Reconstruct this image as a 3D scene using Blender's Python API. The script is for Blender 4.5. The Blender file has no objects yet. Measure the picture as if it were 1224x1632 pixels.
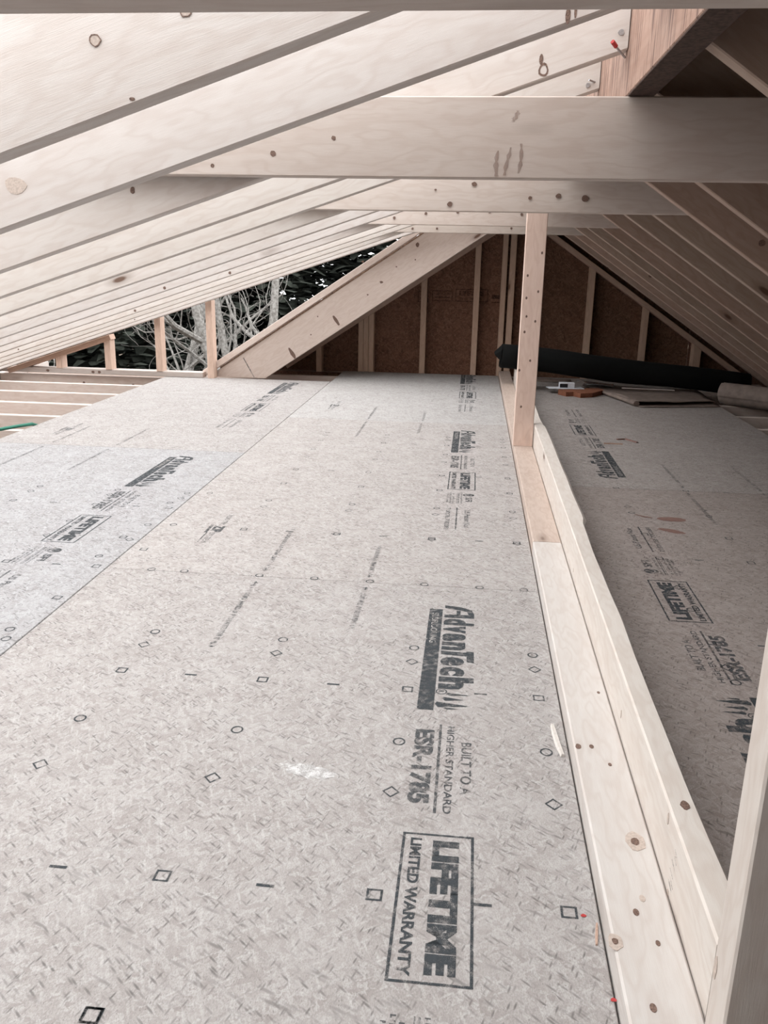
import bpy, bmesh, math, random
from mathutils import Vector, Matrix, noise
random.seed(7)
D = bpy.data; COL = bpy.context.scene.collection; SC = bpy.context.scene
# ---------------------------------------------------------------- camera, sky, exposure
H = 0.852; PITCH, YAW, ROLL = 0.28792, 0.09793, 0.01988
fw = Vector((-math.sin(YAW)*math.cos(PITCH), math.cos(YAW)*math.cos(PITCH), -math.sin(PITCH)))
r0 = Vector((math.cos(YAW), math.sin(YAW), 0)); u0 = r0.cross(fw)
cr = math.cos(ROLL)*r0 + math.sin(ROLL)*u0; cu = -math.sin(ROLL)*r0 + math.cos(ROLL)*u0
cam = D.objects.new('camera', D.cameras.new('camera')); COL.objects.link(cam); SC.camera = cam
cam.matrix_world = Matrix(((cr.x, cu.x, -fw.x, 0), (cr.y, cu.y, -fw.y, 0), (cr.z, cu.z, -fw.z, H), (0, 0, 0, 1)))
cam.data.sensor_fit = 'VERTICAL'; cam.data.sensor_height = 36; cam.data.lens = 1362.66*36/1632
cam.data.clip_start = .02; cam.data.clip_end = 300
W = D.worlds.new('sky'); SC.world = W; W.use_nodes = True
nt = W.node_tree; bg = nt.nodes['Background']
# plain overcast: a little brighter towards the zenith
tc = nt.nodes.new('ShaderNodeTexCoord'); sx = nt.nodes.new('ShaderNodeSeparateXYZ'); rp = nt.nodes.new('ShaderNodeValToRGB')
nt.links.new(tc.outputs['Generated'], sx.inputs[0]); nt.links.new(sx.outputs['Z'], rp.inputs[0]); nt.links.new(rp.outputs[0], bg.inputs[0])
rp.color_ramp.elements[0].color = (.66, .67, .68, 1); rp.color_ramp.elements[1].color = (1, 1, 1, 1)
bg.inputs[1].default_value = 4.2
vs = SC.view_settings; vs.view_transform = 'Standard'; vs.look = 'None'; vs.gamma = 1; vs.use_curve_mapping = False
vs.exposure = 0.15

# ---------------------------------------------------------------- materials
def mat(name, rough=.7):
    m = D.materials.new(name); m.use_nodes = True; n = m.node_tree; b = n.nodes['Principled BSDF']
    b.inputs['Roughness'].default_value = rough
    try: b.inputs['Specular IOR Level'].default_value = .25
    except Exception: pass
    return m, n, b
def N(n, t, **k):
    x = n.nodes.new('ShaderNode'+t)
    for a, v in k.items(): setattr(x, a, v)
    return x
def L(n, a, b): n.links.new(a, b)
def ramp(n, fac, stops):
    r = N(n, 'ValToRGB'); L(n, fac, r.inputs[0]); e = r.color_ramp.elements
    while len(e) < len(stops): e.new(.5)
    for i, (p, c) in enumerate(stops):
        e[i].position = p; e[i].color = (c, c, c, 1) if not hasattr(c, '__len__') else (*c, 1)
    return r.outputs[0]
def mixc(n, fac, a, b, mode='MIX'):
    m = N(n, 'MixRGB', blend_type=mode)
    for s, v in ((0, fac), (1, a), (2, b)):
        if hasattr(v, 'is_output'): L(n, v, m.inputs[s])
        elif hasattr(v, '__len__'): m.inputs[s].default_value = (*v, 1)
        else: m.inputs[s].default_value = v
    return m.outputs[0]
def math_(n, op, a, b=0):
    m = N(n, 'Math', operation=op)
    for s, v in ((0, a), (1, b)):
        if hasattr(v, 'is_output'): L(n, v, m.inputs[s])
        else: m.inputs[s].default_value = v
    return m.outputs[0]
def vmul(n, v, s, rot=(0, 0, 0), loc=(0, 0, 0)):
    m = N(n, 'Mapping'); L(n, v, m.inputs[0]); m.inputs['Scale'].default_value = s
    m.inputs['Rotation'].default_value = rot; m.inputs['Location'].default_value = loc
    return m.outputs[0]
def offset_coords(n):
    tc = N(n, 'TexCoord'); oi = N(n, 'ObjectInfo'); sc = math_(n, 'MULTIPLY', oi.outputs['Random'], 37.0)
    cb = N(n, 'CombineXYZ'); L(n, sc, cb.inputs[0]); L(n, sc, cb.inputs[1]); L(n, sc, cb.inputs[2])
    a = N(n, 'VectorMath', operation='ADD'); L(n, tc.outputs['Object'], a.inputs[0]); L(n, cb.outputs[0], a.inputs[1])
    return a.outputs[0], oi
def wood(name, base, dark, knot=(.16, .09, .06), grain=.5, stains=0):
    """softwood board: local X runs along the length"""
    m, n, b = mat(name, .62)
    v, oi = offset_coords(n)
    # knots: sparse cells
    kv = N(n, 'TexVoronoi'); L(n, vmul(n, v, (2.3, 7, 7)), kv.inputs['Vector']); kv.inputs['Scale'].default_value = 1
    kd = kv.outputs['Distance']
    warp = N(n, 'TexNoise'); L(n, vmul(n, v, (1.3, 5, 5)), warp.inputs['Vector']); warp.inputs['Detail'].default_value = 2
    gv = N(n, 'TexWave', wave_type='BANDS', bands_direction='Z'); 
    sep = N(n, 'SeparateXYZ'); L(n, v, sep.inputs[0])
    f = math_(n, 'ADD', math_(n, 'MULTIPLY', sep.outputs[2], 34), math_(n, 'MULTIPLY', sep.outputs[1], 21))
    f = math_(n, 'ADD', f, math_(n, 'MULTIPLY', warp.outputs[0], 11))
    f = math_(n, 'ADD', f, math_(n, 'DIVIDE', .5, math_(n, 'ADD', kd, .16)))
    s = math_(n, 'ADD', math_(n, 'MULTIPLY', math_(n, 'SINE', math_(n, 'MULTIPLY', f, 3.2)), .5), .5)
    s = math_(n, 'POWER', s, 2.5)
    fib = N(n, 'TexNoise'); L(n, vmul(n, v, (7, 260, 260)), fib.inputs['Vector']); fib.inputs['Detail'].default_value = 3
    big = N(n, 'TexNoise'); L(n, vmul(n, v, (1.6, 9, 9)), big.inputs['Vector']); big.inputs['Detail'].default_value = 3
    c = mixc(n, math_(n, 'MULTIPLY', s, grain), base, dark)
    c = mixc(n, ramp(n, fib.outputs[0], [(.35, .30), (.65, 0)]), c, dark)
    c = mixc(n, ramp(n, big.outputs[0], [(.42, 0), (.75, .5)]), c, dark)
    c = mixc(n, ramp(n, kd, [(0.045, .95), (.075, .35), (.16, 0)]), c, knot)
    if stains:
        st = N(n, 'TexNoise'); L(n, vmul(n, v, (16, 1.2, 1.2)), st.inputs['Vector']); st.inputs['Detail'].default_value = 3
        c = mixc(n, ramp(n, st.outputs[0], [(.50, 0), (.66, stains)]), c, (.20, .12, .10))
    br = math_(n, 'ADD', math_(n, 'MULTIPLY', oi.outputs['Random'], .14), .90)
    hsv = N(n, 'HueSaturation'); br = math_(n, 'MULTIPLY', br, .74); L(n, br, hsv.inputs['Value']); L(n, c, hsv.inputs['Color'])
    L(n, mixc(n, 1, hsv.outputs[0], oi.outputs['Color'], 'MULTIPLY'), b.inputs['Base Color'])
    bp = N(n, 'Bump'); bp.inputs['Strength'].default_value = .25; bp.inputs['Distance'].default_value = .001
    L(n, fib.outputs[0], bp.inputs['Height']); L(n, bp.outputs[0], b.inputs['Normal'])
    return m
def osb(name, cols, contrast=1.0, flecks=False):
    """oriented strand board: four layers of turned flakes, the highest flake wins"""
    m, n, b = mat(name, .75)
    v, oi = offset_coords(n)
    wn = N(n, 'TexNoise'); L(n, vmul(n, v, (22, 22, 22)), wn.inputs['Vector']); wn.inputs['Detail'].default_value = 4
    vv = N(n, 'VectorMath', operation='MULTIPLY_ADD'); L(n, wn.outputs['Color'], vv.inputs[0]); vv.inputs[1].default_value = (.02, .02, 0); L(n, v, vv.inputs[2])
    v2 = vv.outputs[0]
    cur = None
    for i, (ang, sc) in enumerate(((.25, (30, 135, 1)), (1.35, (34, 150, 1)), (-.6, (38, 170, 1)), (2.3, (44, 190, 1)), (.8, (28, 150, 1)))):
        mp = N(n, 'Mapping'); L(n, v2, mp.inputs[0]); mp.inputs['Rotation'].default_value = (0, 0, ang)
        mp.inputs['Location'].default_value = (i*3.3, i*1.7, 0)
        m2 = N(n, 'VectorMath', operation='MULTIPLY'); L(n, mp.outputs[0], m2.inputs[0]); m2.inputs[1].default_value = sc
        vo = N(n, 'TexVoronoi', voronoi_dimensions='2D'); L(n, m2.outputs[0], vo.inputs['Vector']); vo.inputs['Scale'].default_value = 1
        sp = N(n, 'SeparateColor'); L(n, vo.outputs['Color'], sp.inputs[0])
        if cur is None: cur = (sp.outputs[0], sp.outputs[1], vo.outputs['Distance'])
        else:
            g = math_(n, 'GREATER_THAN', sp.outputs[1], cur[1])
            def mx(a, b2):
                q = N(n, 'Mix'); L(n, g, q.inputs[0]); L(n, a, q.inputs[2]); L(n, b2, q.inputs[3]); return q.outputs[0]
            cur = (mx(cur[0], sp.outputs[0]), math_(n, 'MAXIMUM', cur[1], sp.outputs[1]), mx(cur[2], vo.outputs['Distance']))
    val, pri, dist = cur
    col = ramp(n, val, [(0, cols[0]), (.3, cols[1]), (.62, cols[2]), (1, cols[3])])
    fib = N(n, 'TexNoise'); L(n, vmul(n, v2, (150, 420, 1), (0, 0, .5)), fib.inputs['Vector']); fib.inputs['Detail'].default_value = 2
    col = mixc(n, math_(n, 'MULTIPLY', ramp(n, fib.outputs[0], [(.3, .5), (.6, 0)]), contrast), col, cols[0])
    col = mixc(n, math_(n, 'MULTIPLY', ramp(n, dist, [(.5, 0), (.8, .5)]), contrast), col, cols[0])
    spk = N(n, 'TexNoise'); L(n, vmul(n, v, (90, 38, 1), (0, 0, .6)), spk.inputs['Vector']); spk.inputs['Detail'].default_value = 3
    col = mixc(n, ramp(n, spk.outputs[0], [(.30, .85*contrast), (.36, 0)]), col, tuple(x*.35 for x in cols[0]))
    if flecks:
        for (ang, sc, lim, tone) in ((.7, (38, 190, 1), .70, .34), (1.9, (50, 230, 1), .78, .30), (.4, (24, 120, 1), .86, .5), (1.2, (24, 150, 1), .70, 0), (2.5, (30, 170, 1), .78, 0)):
            mp = vmul(n, v, (1, 1, 1), (0, 0, ang), (5.1*ang, 2, 0)); m2 = N(n, 'VectorMath', operation='MULTIPLY'); L(n, mp, m2.inputs[0]); m2.inputs[1].default_value = sc
            vo = N(n, 'TexVoronoi', voronoi_dimensions='2D'); L(n, m2.outputs[0], vo.inputs['Vector']); vo.inputs['Scale'].default_value = 1
            sp = N(n, 'SeparateColor'); L(n, vo.outputs['Color'], sp.inputs[0])
            f = math_(n, 'MULTIPLY', ramp(n, sp.outputs[2], [(lim, 0), (1, .9 if tone else .6)]), ramp(n, vo.outputs['Distance'], [(.15, 1), (.42, 0)]))
            col = mixc(n, f, col, tuple(x*tone for x in cols[1]) if tone else (.78, .77, .76))
    grit = N(n, 'TexNoise'); L(n, vmul(n, v, (120, 60, 1), (0, 0, .8)), grit.inputs['Vector']); grit.inputs['Detail'].default_value = 5; grit.inputs['Roughness'].default_value = .7
    col = mixc(n, ramp(n, grit.outputs[0], [(.42, .75*contrast), (.55, 0)]), col, tuple(x*.72 for x in cols[0]))
    big = N(n, 'TexNoise'); L(n, vmul(n, v, (2.2, 2.2, 1)), big.inputs['Vector']); big.inputs['Detail'].default_value = 4
    col = mixc(n, ramp(n, big.outputs[0], [(.45, 0), (.8, .35)]), col, cols[3])
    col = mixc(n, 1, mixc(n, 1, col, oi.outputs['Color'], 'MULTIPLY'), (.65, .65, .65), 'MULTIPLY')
    L(n, col, b.inputs['Base Color'])
    bp = N(n, 'Bump'); bp.inputs['Strength'].default_value = .35; bp.inputs['Distance'].default_value = .0015
    L(n, val, bp.inputs['Height']); L(n, bp.outputs[0], b.inputs['Normal'])
    return m
def plain(name, col, rough=.7, nz=0, sc=20, metal=0, col2=None):
    m, n, b = mat(name, rough); b.inputs['Metallic'].default_value = metal
    v, oi = offset_coords(n)
    t = N(n, 'TexNoise'); L(n, vmul(n, v, (sc,)*3), t.inputs['Vector']); t.inputs['Detail'].default_value = 4
    c2 = col2 or tuple(x*(1-nz) for x in col)
    L(n, mixc(n, ramp(n, t.outputs[0], [(.35, 0), (.65, 1)]), col, c2), b.inputs['Base Color'])
    return m
def ink(name, col, wear):
    m, n, b = mat(name, .8)
    v, oi = offset_coords(n); b.inputs['Base Color'].default_value = (*col, 1)
    a = N(n, 'TexNoise'); L(n, vmul(n, v, (420, 180, 1)), a.inputs['Vector']); a.inputs['Detail'].default_value = 3
    c = N(n, 'TexNoise'); L(n, vmul(n, v, (16, 16, 1)), c.inputs['Vector']); c.inputs['Detail'].default_value = 2
    s = math_(n, 'ADD', a.outputs[0], math_(n, 'MULTIPLY', math_(n, 'SUBTRACT', c.outputs[0], .5), .6))
    al = ramp(n, s, [(wear-.06, .12), (wear+.05, 1)])
    tr = N(n, 'BsdfTransparent'); mx = N(n, 'MixShader'); L(n, al, mx.inputs[0]); L(n, tr.outputs[0], mx.inputs[1]); L(n, b.outputs[0], mx.inputs[2])
    L(n, mx.outputs[0], n.nodes['Material Output'].inputs['Surface'])
    return m
M = {}
M['pine'] = wood('pale_spruce', (.81, .767, .73), (.68, .60, .55), grain=.46)
M['joist'] = wood('joist_spruce', (.74, .675, .635), (.60, .49, .435), grain=.36)
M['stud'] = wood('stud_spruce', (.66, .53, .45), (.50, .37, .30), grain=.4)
M['ridge'] = wood('ridge_spruce', (.66, .46, .37), (.50, .31, .24), grain=.3, stains=.9)
M['osbf'] = osb('subfloor_strand_board', ((.47, .435, .42), (.555, .527, .512), (.605, .58, .567), (.68, .665, .655)), .62, True)
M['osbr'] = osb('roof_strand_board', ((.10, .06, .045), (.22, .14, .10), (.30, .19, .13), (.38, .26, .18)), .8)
M['osbw'] = osb('wall_strand_board', ((.17, .085, .055), (.28, .14, .095), (.34, .175, .115), (.44, .25, .17)), .35)
M['ink'] = ink('stamp_ink', (.045, .052, .058), .44)
M['inks'] = ink('faded_stamp_ink', (.07, .075, .08), .50)
M['gapc'] = ink('bare_board_lettering', (.45, .42, .40), .5)
M['inkg'] = ink('dark_red_wall_ink', (.05, .02, .015), .50)
M['knot'] = plain('dark_knot_wood', (.095, .06, .048), .6, 0, 90, 0, (.22, .145, .115))
M['knotl'] = plain('tight_knot_wood', (.52, .435, .38), .6, .22, 60)
M['stain'] = ink('water_stain', (.34, .26, .225), .52)
M['black'] = plain('black_membrane', (.003, .0035, .0035), .95, .3, 8)
M['kraft'] = plain('brown_builders_paper', (.24, .19, .165), .7, .25, 5)
M['slab'] = plain('added_dark_board', (.20, .16, .14), .9, .2, 3)
M['ground'] = plain('leaf_litter', (.10, .075, .05), .95, .5, 1.2)
M['bark'] = plain('pale_grey_bark', (.27, .26, .245), .9, 0, 5, 0, (.12, .11, .10))
M['edge_shade'] = plain('shaded_bark_edge', (.085, .055, .045), .9, .45, 25)  # dark bark tone that carries the painted shade under the ridge
M['trunk'] = plain('dark_bark', (.05, .04, .03), .9, .4, 6)
M['needle'] = plain('dark_evergreen_needles', (.032, .038, .031), .85, 0, 3, 0, (.058, .064, .052))
M['chip'] = plain('white_wood_splinter', (.66, .62, .58), .7, .1, 30)
M['chipt'] = plain('tan_wood_splinter', (.55, .38, .30), .7, .2, 60)
M['scrap'] = plain('red_brown_wood_scrap', (.30, .12, .07), .8, .45, 60)
M['red'] = plain('red_plastic', (.42, .05, .05), .4, .1)
M['metal'] = plain('galvanised_nail', (.45, .45, .46), .4, .2, 80, .8)
M['green'] = plain('green_hose_rubber', (.05, .22, .16), .45, .1)
M['white'] = plain('white_card', (.72, .74, .78), .5, .08)
M['blk'] = plain('black_plastic', (.02, .02, .022), .35, .1)
M['scuff'] = ink('scuffed_bare_patch', (.66, .655, .65), .49)
M['flake'] = plain('brown_strand_flake', (.22, .13, .11), .8, .15, 20)
mcl, ncl, bcl = mat('clear_plastic', .12); M['clear'] = mcl
bcl.inputs['Base Color'].default_value = (.75, .85, .95, 1); bcl.inputs['Transmission Weight'].default_value = .75; bcl.inputs['IOR'].default_value = 1.3

# ---------------------------------------------------------------- object helpers
def link(name, me, m=None, parent=None):
    o = D.objects.new(name, me); COL.objects.link(o)
    if m and me and not me.materials: me.materials.append(M[m])
    if parent: o.parent = parent
    return o
def tag(o, label=None, cat=None, group=None, kind=None):
    if label: o['label'] = label
    if cat: o['category'] = cat
    if group: o['group'] = group
    if kind: o['kind'] = kind
    return o
def empty(name, loc=(0, 0, 0)):
    o = D.objects.new(name, None); COL.objects.link(o); o.matrix_world = Matrix.Translation(loc); o.empty_display_size = .05; return o
def mesh(name, vs_, fs): me = D.meshes.new(name); me.from_pydata(vs_, [], fs); me.update(); return me
def board_mesh(name, Ln, w, t, s0=0, s1=0, ch=.0025, seg=1, bow=0):
    """length along +X from z=0 (lower edge) to z=w, thickness t about y=0; ends sheared by s0/s1 at the top"""
    a = t/2; c = ch
    sec = [(-a+c, 0), (a-c, 0), (a, c), (a, w-c), (a-c, w), (-a+c, w), (-a, w-c), (-a, c)]
    V, F_ = [], []
    for i in range(seg+1):
        f = i/seg
        for (y, z) in sec:
            x = f*Ln + (s0*(1-f)+s1*f)*z/w
            V.append((x, y+bow*math.sin(math.pi*f), z))
    for i in range(seg):
        for j in range(8):
            p, q = i*8+j, i*8+(j+1) % 8
            F_.append((p, p+8, q+8, q))
    F_.append(tuple(range(8))); F_.append(tuple(range(seg*8+7, seg*8-1, -1)))
    return mesh(name, V, F_)
def board(name, A, B, w, t, m, s0=0, s1=0, parent=None, up=None, **k):
    """A, B: centre of the lower edge at both ends; w along 'up', t across"""
    A = Vector(A); B = Vector(B); d = (B-A); Ln = d.length; d.normalize()
    upv = Vector(up) if up else Vector((0, 0, 1))
    y = upv.cross(d).normalized(); z = d.cross(y)
    o = link(name, board_mesh(name, Ln, w, t, s0, s1, **k), m, parent)
    o.matrix_world = Matrix(((d.x, y.x, z.x, A.x), (d.y, y.y, z.y, A.y), (d.z, y.z, z.z, A.z), (0, 0, 0, 1)))
    return o
def attach(child, parent):
    """parent while keeping the world placement"""
    mw = child.matrix_world.copy(); child.parent = parent; child.matrix_parent_inverse = Matrix.Identity(4)
    child.matrix_local = parent.matrix_world.inverted() @ mw
    return child
def disc(name, c, nrm, rx, rz, m, parent, hollow=0, th=.0006, seg=12, ang=0):
    """thin wobbly disc lying on a surface (knot, nail head)"""
    nrm = Vector(nrm).normalized(); ax = Vector((0, 0, 1)) if abs(nrm.z) < .9 else Vector((0, 1, 0))
    x = ax.cross(nrm).normalized(); y = nrm.cross(x)
    x, y = x*math.cos(ang)+y*math.sin(ang), y*math.cos(ang)-x*math.sin(ang)
    V = []
    ring = []
    for i in range(seg):
        a = i*2*math.pi/seg; k = 1+.13*random.uniform(-1, 1)*(rx > .004)
        ring.append((math.cos(a)*rx*k, math.sin(a)*rz*k))
    C = Vector(c)
    F_ = []
    for h in (0, th):
        for (p, q) in ring: V.append(C+x*p+y*q+nrm*h)
    n_ = seg
    F_ += [(i, (i+1) % n_, n_+(i+1) % n_, n_+i) for i in range(n_)]
    if hollow:
        for h in (0, th):
            for (p, q) in ring: V.append(C+x*p*hollow+y*q*hollow+nrm*h)
        F_ += [(n_+i, n_+(i+1) % n_, 3*n_+(i+1) % n_, 3*n_+i) for i in range(n_)]
        F_ += [(2*n_+(i+1) % n_, 2*n_+i, 3*n_+i, 3*n_+(i+1) % n_) for i in range(n_)]
    else: F_.append(tuple(range(n_, 2*n_)))
    o = link(name, mesh(name, V, F_), m); return attach(o, parent)
def prism(name, pts, z0, z1, m, parent=None):
    n_ = len(pts); V = [(x, y, z0) for x, y in pts]+[(x, y, z1) for x, y in pts]
    F_ = [tuple(range(n_-1, -1, -1)), tuple(range(n_, 2*n_))]+[(i, (i+1) % n_, n_+(i+1) % n_, n_+i) for i in range(n_)]
    return link(name, mesh(name, V, F_), m, parent)
def slab_panel(name, c0, c1, th, m, parent, chf=.0015):
    """chamfered rectangular sheet from corner c0=(x0,y0) to c1, top at z=0"""
    (x0, y0), (x1, y1) = c0, c1
    lay = [(-th, 0), (-chf, 0), (0, chf)]
    V, F_ = [], []
    for z, i in lay: V += [(x0+i, y0+i, z), (x1-i, y0+i, z), (x1-i, y1-i, z), (x0+i, y1-i, z)]
    for l in (0, 4):
        for j in range(4): F_.append((l+j, l+(j+1) % 4, l+4+(j+1) % 4, l+4+j))
    F_ += [(3, 2, 1, 0), (8, 9, 10, 11)]
    return link(name, mesh(name, V, F_), m, parent)

# ---------------------------------------------------------------- printed lettering (flat print on the panels)
def text_polys(s, bold=0, shear=0):
    cu_ = D.curves.new('t', 'FONT'); cu_.body = s; cu_.offset = bold; cu_.shear = shear; cu_.resolution_u = 3; cu_.dimensions = '2D'; cu_.fill_mode = 'FRONT'
    o = D.objects.new('t', cu_); COL.objects.link(o)
    me = o.to_mesh()
    V = [v.co.copy() for v in me.vertices]; F_ = [tuple(p.vertices) for p in me.polygons]
    o.to_mesh_clear(); D.objects.remove(o); D.curves.remove(cu_)
    return V, F_
class Print:
    def __init__(s): s.V = []; s.F = []
    def text(s, t, u0, u1, v0, v1, bold=.02, shear=0):
        V, F_ = text_polys(t, bold, shear)
        xs = [v.x for v in V]; ys = [v.y for v in V]; a, b, c, d = min(xs), max(xs), min(ys), max(ys); o = len(s.V)
        s.V += [(u0+(v.x-a)/(b-a)*(u1-u0), v0+(v.y-c)/(d-c)*(v1-v0), 0) for v in V]; s.F += [tuple(i+o for i in f) for f in F_]
        return s
    def poly(s, pts):
        o = len(s.V); s.V += [(u, v, 0) for u, v in pts]; s.F.append(tuple(range(o, o+len(pts)))); return s
    def rect(s, u0, u1, v0, v1): return s.poly([(u0, v0), (u1, v0), (u1, v1), (u0, v1)])
    def frame(s, u0, u1, v0, v1, w):
        s.rect(u0, u1, v0, v0+w); s.rect(u0, u1, v1-w, v1); s.rect(u0, u0+w, v0+w, v1-w); s.rect(u1-w, u1, v0+w, v1-w); return s
    def ring(s, u, v, ru, rv, k=.75, seg=12, ph=0):
        o = len(s.V)
        for r in (1, k):
            for i in range(seg): a = ph+i*2*math.pi/seg; s.V.append((u+math.cos(a)*ru*r, v+math.sin(a)*rv*r, 0))
        s.F += [(o+i, o+(i+1) % seg, o+seg+(i+1) % seg, o+seg+i) for i in range(seg)]; return s
    def make(s, name): return mesh(name, s.V, s.F)
def fake_line(P, u0, u1, v0, v1, seed):
    """a row of tiny illegible strokes"""
    rr = random.Random(seed); u = u0
    while u < u1:
        w = rr.uniform(.003, .007)
        if rr.random() > .16: P.rect(u, u+w*.35, v0, v1); P.rect(u+w*.35, u+w*.8, v0+(v1-v0)*rr.choice((0, .4, .75)), v0+(v1-v0)*rr.choice((.3, 1)))
        u += w+.0012
lg = Print()
lg.rect(0, .51, -.076, -.043)
# big A with its swept back
lg.poly([(-.028, -.038), (-.020, .004), (-.004, .030), (.022, .036), (.028, .036), (.028, .022), (.008, .018), (.000, .000), (-.010, -.038)])
lg.poly([(.028, .036), (.048, .036), (.050, -.038), (.032, -.038), (.028, .022)])
lg.rect(.003, .034, -.008, .002)
lg.text('d', .056, .094, -.038, .036, .062); lg.text('v', .098, .140, -.038, .016, .062); lg.text('a', .144, .186, -.038, .017, .062)
lg.text('n', .191, .234, -.038, .017, .062)
lg.poly([(.240, -.038), (.258, -.038), (.262, .020), (.290, .020), (.294, .036), (.238, .036), (.236, .020), (.243, .018)])
lg.text('e', .270, .312, -.038, .015, .062); lg.text('c', .318, .360, -.038, .016, .062); lg.text('h', .366, .420, -.038, .036, .062)
lg.ring(.432, -.030, .012, .012, .8); lg.text('R', .427, .437, -.035, -.025)
for (u, v0, v1, w) in ((.442, -.016, .030, .006), (.462, -.024, .018, .008), (.486, -.038, .030, .011), (.500, -.02, .006, .004)):
    lg.poly([(u-w, v0), (u, v0-.003), (u+w, v0+.003), (u+w*.6, (v0+v1)/2), (u+w*.1, v1), (u-w*.5, (v0+v1)/2)])
LOGO = lg.make('logo_lettering')
SUB = Print().text('SUBFLOORING', .025, .20, -.068, -.052, .01).make('bar_lettering')
rt = Print(); rt.rect(.563, .838, -.028, -.023).text('HIGHER STANDARD', .568, .837, -.013, .001, .02).text('BUILT TO A', .622, .783, .014, .033, .02)
RATE = rt.text('ESR-1785', .585, .815, -.073, -.036, .05).make('rating_lettering')
wr = Print(); wr.frame(.89, 1.178, -.071, .038, .0042).text('LIFETIME', .905, 1.163, -.024, .016, .06).text('LIMITED WARRANTY', .902, 1.168, -.058, -.041, .035)
WARR = wr.make('warranty_stamp')
sf = Print(); sf.ring(1.252, .012, .020, .022, .8).ring(1.252, .012, .010, .022, .7).text('SFI', 1.285, 1.345, .0, .026, .04).rect(1.225, 1.375, -.026, -.023).rect(1.225, 1.375, -.031, -.029)
sf.poly([(1.236, .020), (1.252, .034), (1.268, .020), (1.26, .004), (1.244, .004)])
for i, v in enumerate((-.014, -.044, -.055, -.066)): fake_line(sf, 1.225+.01*(i % 2), 1.372-.012*(i == 3), v-.004, v+.003, i)
SFI = sf.make('certification_stamp')
pt = Print(); pt.rect(1.43, 1.69, -.030, -.025).text('US Patent Nos', 1.46, 1.665, -.001, .020, .02).text('7150128; 7002881', 1.435, 1.69, -.068, -.050, .02)
PAT = pt.make('patent_lettering')
zp = Print(); zp.text('ALSO TRY', 0, .115, -.008, .010, .01).text('ZIP', .125, .195, -.018, .018, .06).rect(.118, .20, -.034, -.024).text('SYSTEM', .20, .30, -.014, .004, .0).rect(.20, .30, -.026, -.022)
ZIP = zp.make('small_logo_lettering')
al = Print(); fake_line(al, .028, .42, -.008, .006, 5); al.poly([(.004, 0), (.020, .009), (.017, 0), (.020, -.009)]); al.rect(.018, .03, -.002, .002)
ALI = al.make('dotted_line_print')
for me in (LOGO, WARR): me.materials.append(M['ink'])
for me in (RATE, SFI, PAT, ZIP, ALI): me.materials.append(M['inks'])
SUB.materials.append(M['gapc'])
def place_print(me, name, panel, X, Y, flip=False, z=.0005, s=1):
    o = link(name, me, None, panel); o.location = (X, Y, z); o.rotation_euler = (0, 0, math.pi/2 if flip else -math.pi/2); o.scale = (s, s, 1); return o
def full_print(panel, X, Y, flip=False, upto=1.8):
    for me, nm, u in ((LOGO, 'logo_lettering', 0), (SUB, 'bar_lettering', 0), (RATE, 'rating_lettering', .56), (WARR, 'warranty_stamp', .89), (SFI, 'certification_stamp', 1.22), (PAT, 'patent_lettering', 1.43)):
        if u < upto: place_print(me, nm, panel, X, Y, flip, .0007 if me is SUB else .0005)
def nail_marks(panel, items):
    P = Print()
    for kind, x, y in items:
        if kind == 's': P.frame(x-.0115, x+.0115, y-.0115, y+.0115, .0034)
        elif kind == 'd': P.ring(x, y, .015, .016, .74, 4)
        elif kind == 'c': P.ring(x, y, .012, .013, .72, 12)
        elif kind == '-': P.rect(x-.013, x+.013, y-.0028, y+.0028)
    o = link('nail_marks', P.make('nail_marks'), 'ink', panel); o.location.z = .0005
def std_marks(dy, flipx=None):
    R = []
    for x in (-.405, -.711, -.10, .168):
        R += [('s', x, 1.588+dy), ('c', x, 1.786+dy), ('d', x, 1.715+dy), ('c', x, 1.387+dy), ('d', x, 1.231+dy), ('s', x, .988+dy), ('s', x, .751+dy), ('c', x, .50+dy), ('d', x, .42+dy), ('s', x, .15+dy)]
    for x in (-.56, -.255, .05): R += [('-', x, .987+dy), ('-', x, 1.588+dy), ('-', x, .15+dy)]
    return R

# ---------------------------------------------------------------- the floor
floor = empty('floor'); tag(floor, 'floor of printed strand board panels with worn black stamps', kind='structure')
TH = .018
def fpanel(x0, x1, y0, y1, tint, label=None):
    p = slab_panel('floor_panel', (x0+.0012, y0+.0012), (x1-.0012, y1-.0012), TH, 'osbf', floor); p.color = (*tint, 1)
    if label: p['label'] = label
    return p
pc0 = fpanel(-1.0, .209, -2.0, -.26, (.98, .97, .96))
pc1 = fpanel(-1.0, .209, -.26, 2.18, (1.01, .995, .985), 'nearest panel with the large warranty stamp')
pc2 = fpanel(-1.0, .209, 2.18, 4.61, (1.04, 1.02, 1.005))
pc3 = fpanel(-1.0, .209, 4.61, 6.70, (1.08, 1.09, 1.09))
pl0 = fpanel(-2.21, -1.0, -2.0, -1.18, (1, 1, 1)); pl1 = fpanel(-2.21, -1.0, -1.18, 1.26, (1, 1, 1))
pl2 = fpanel(-2.21, -1.0, 1.26, 3.70, (.95, .98, 1.015), 'whiter panel beside the left edge of the photo')
pl3 = fpanel(-2.21, -1.0, 3.70, 6.08, (1.0, .99, .985))
pr0 = fpanel(.340, 1.57, -2.0, .91, (.9, .82, .78)); pr1 = fpanel(.340, 1.57, .91, 3.35, (.86, .78, .74), 'panel with shade tinted in, behind the upright beam')  # right row is the same board; its shade is put into the tint
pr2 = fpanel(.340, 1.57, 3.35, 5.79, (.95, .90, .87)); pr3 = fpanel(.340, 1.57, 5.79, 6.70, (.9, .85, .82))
full_print(pc1, 0, 2.02); full_print(pc2, 0, 4.39); full_print(pc3, 0, 6.69)
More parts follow.
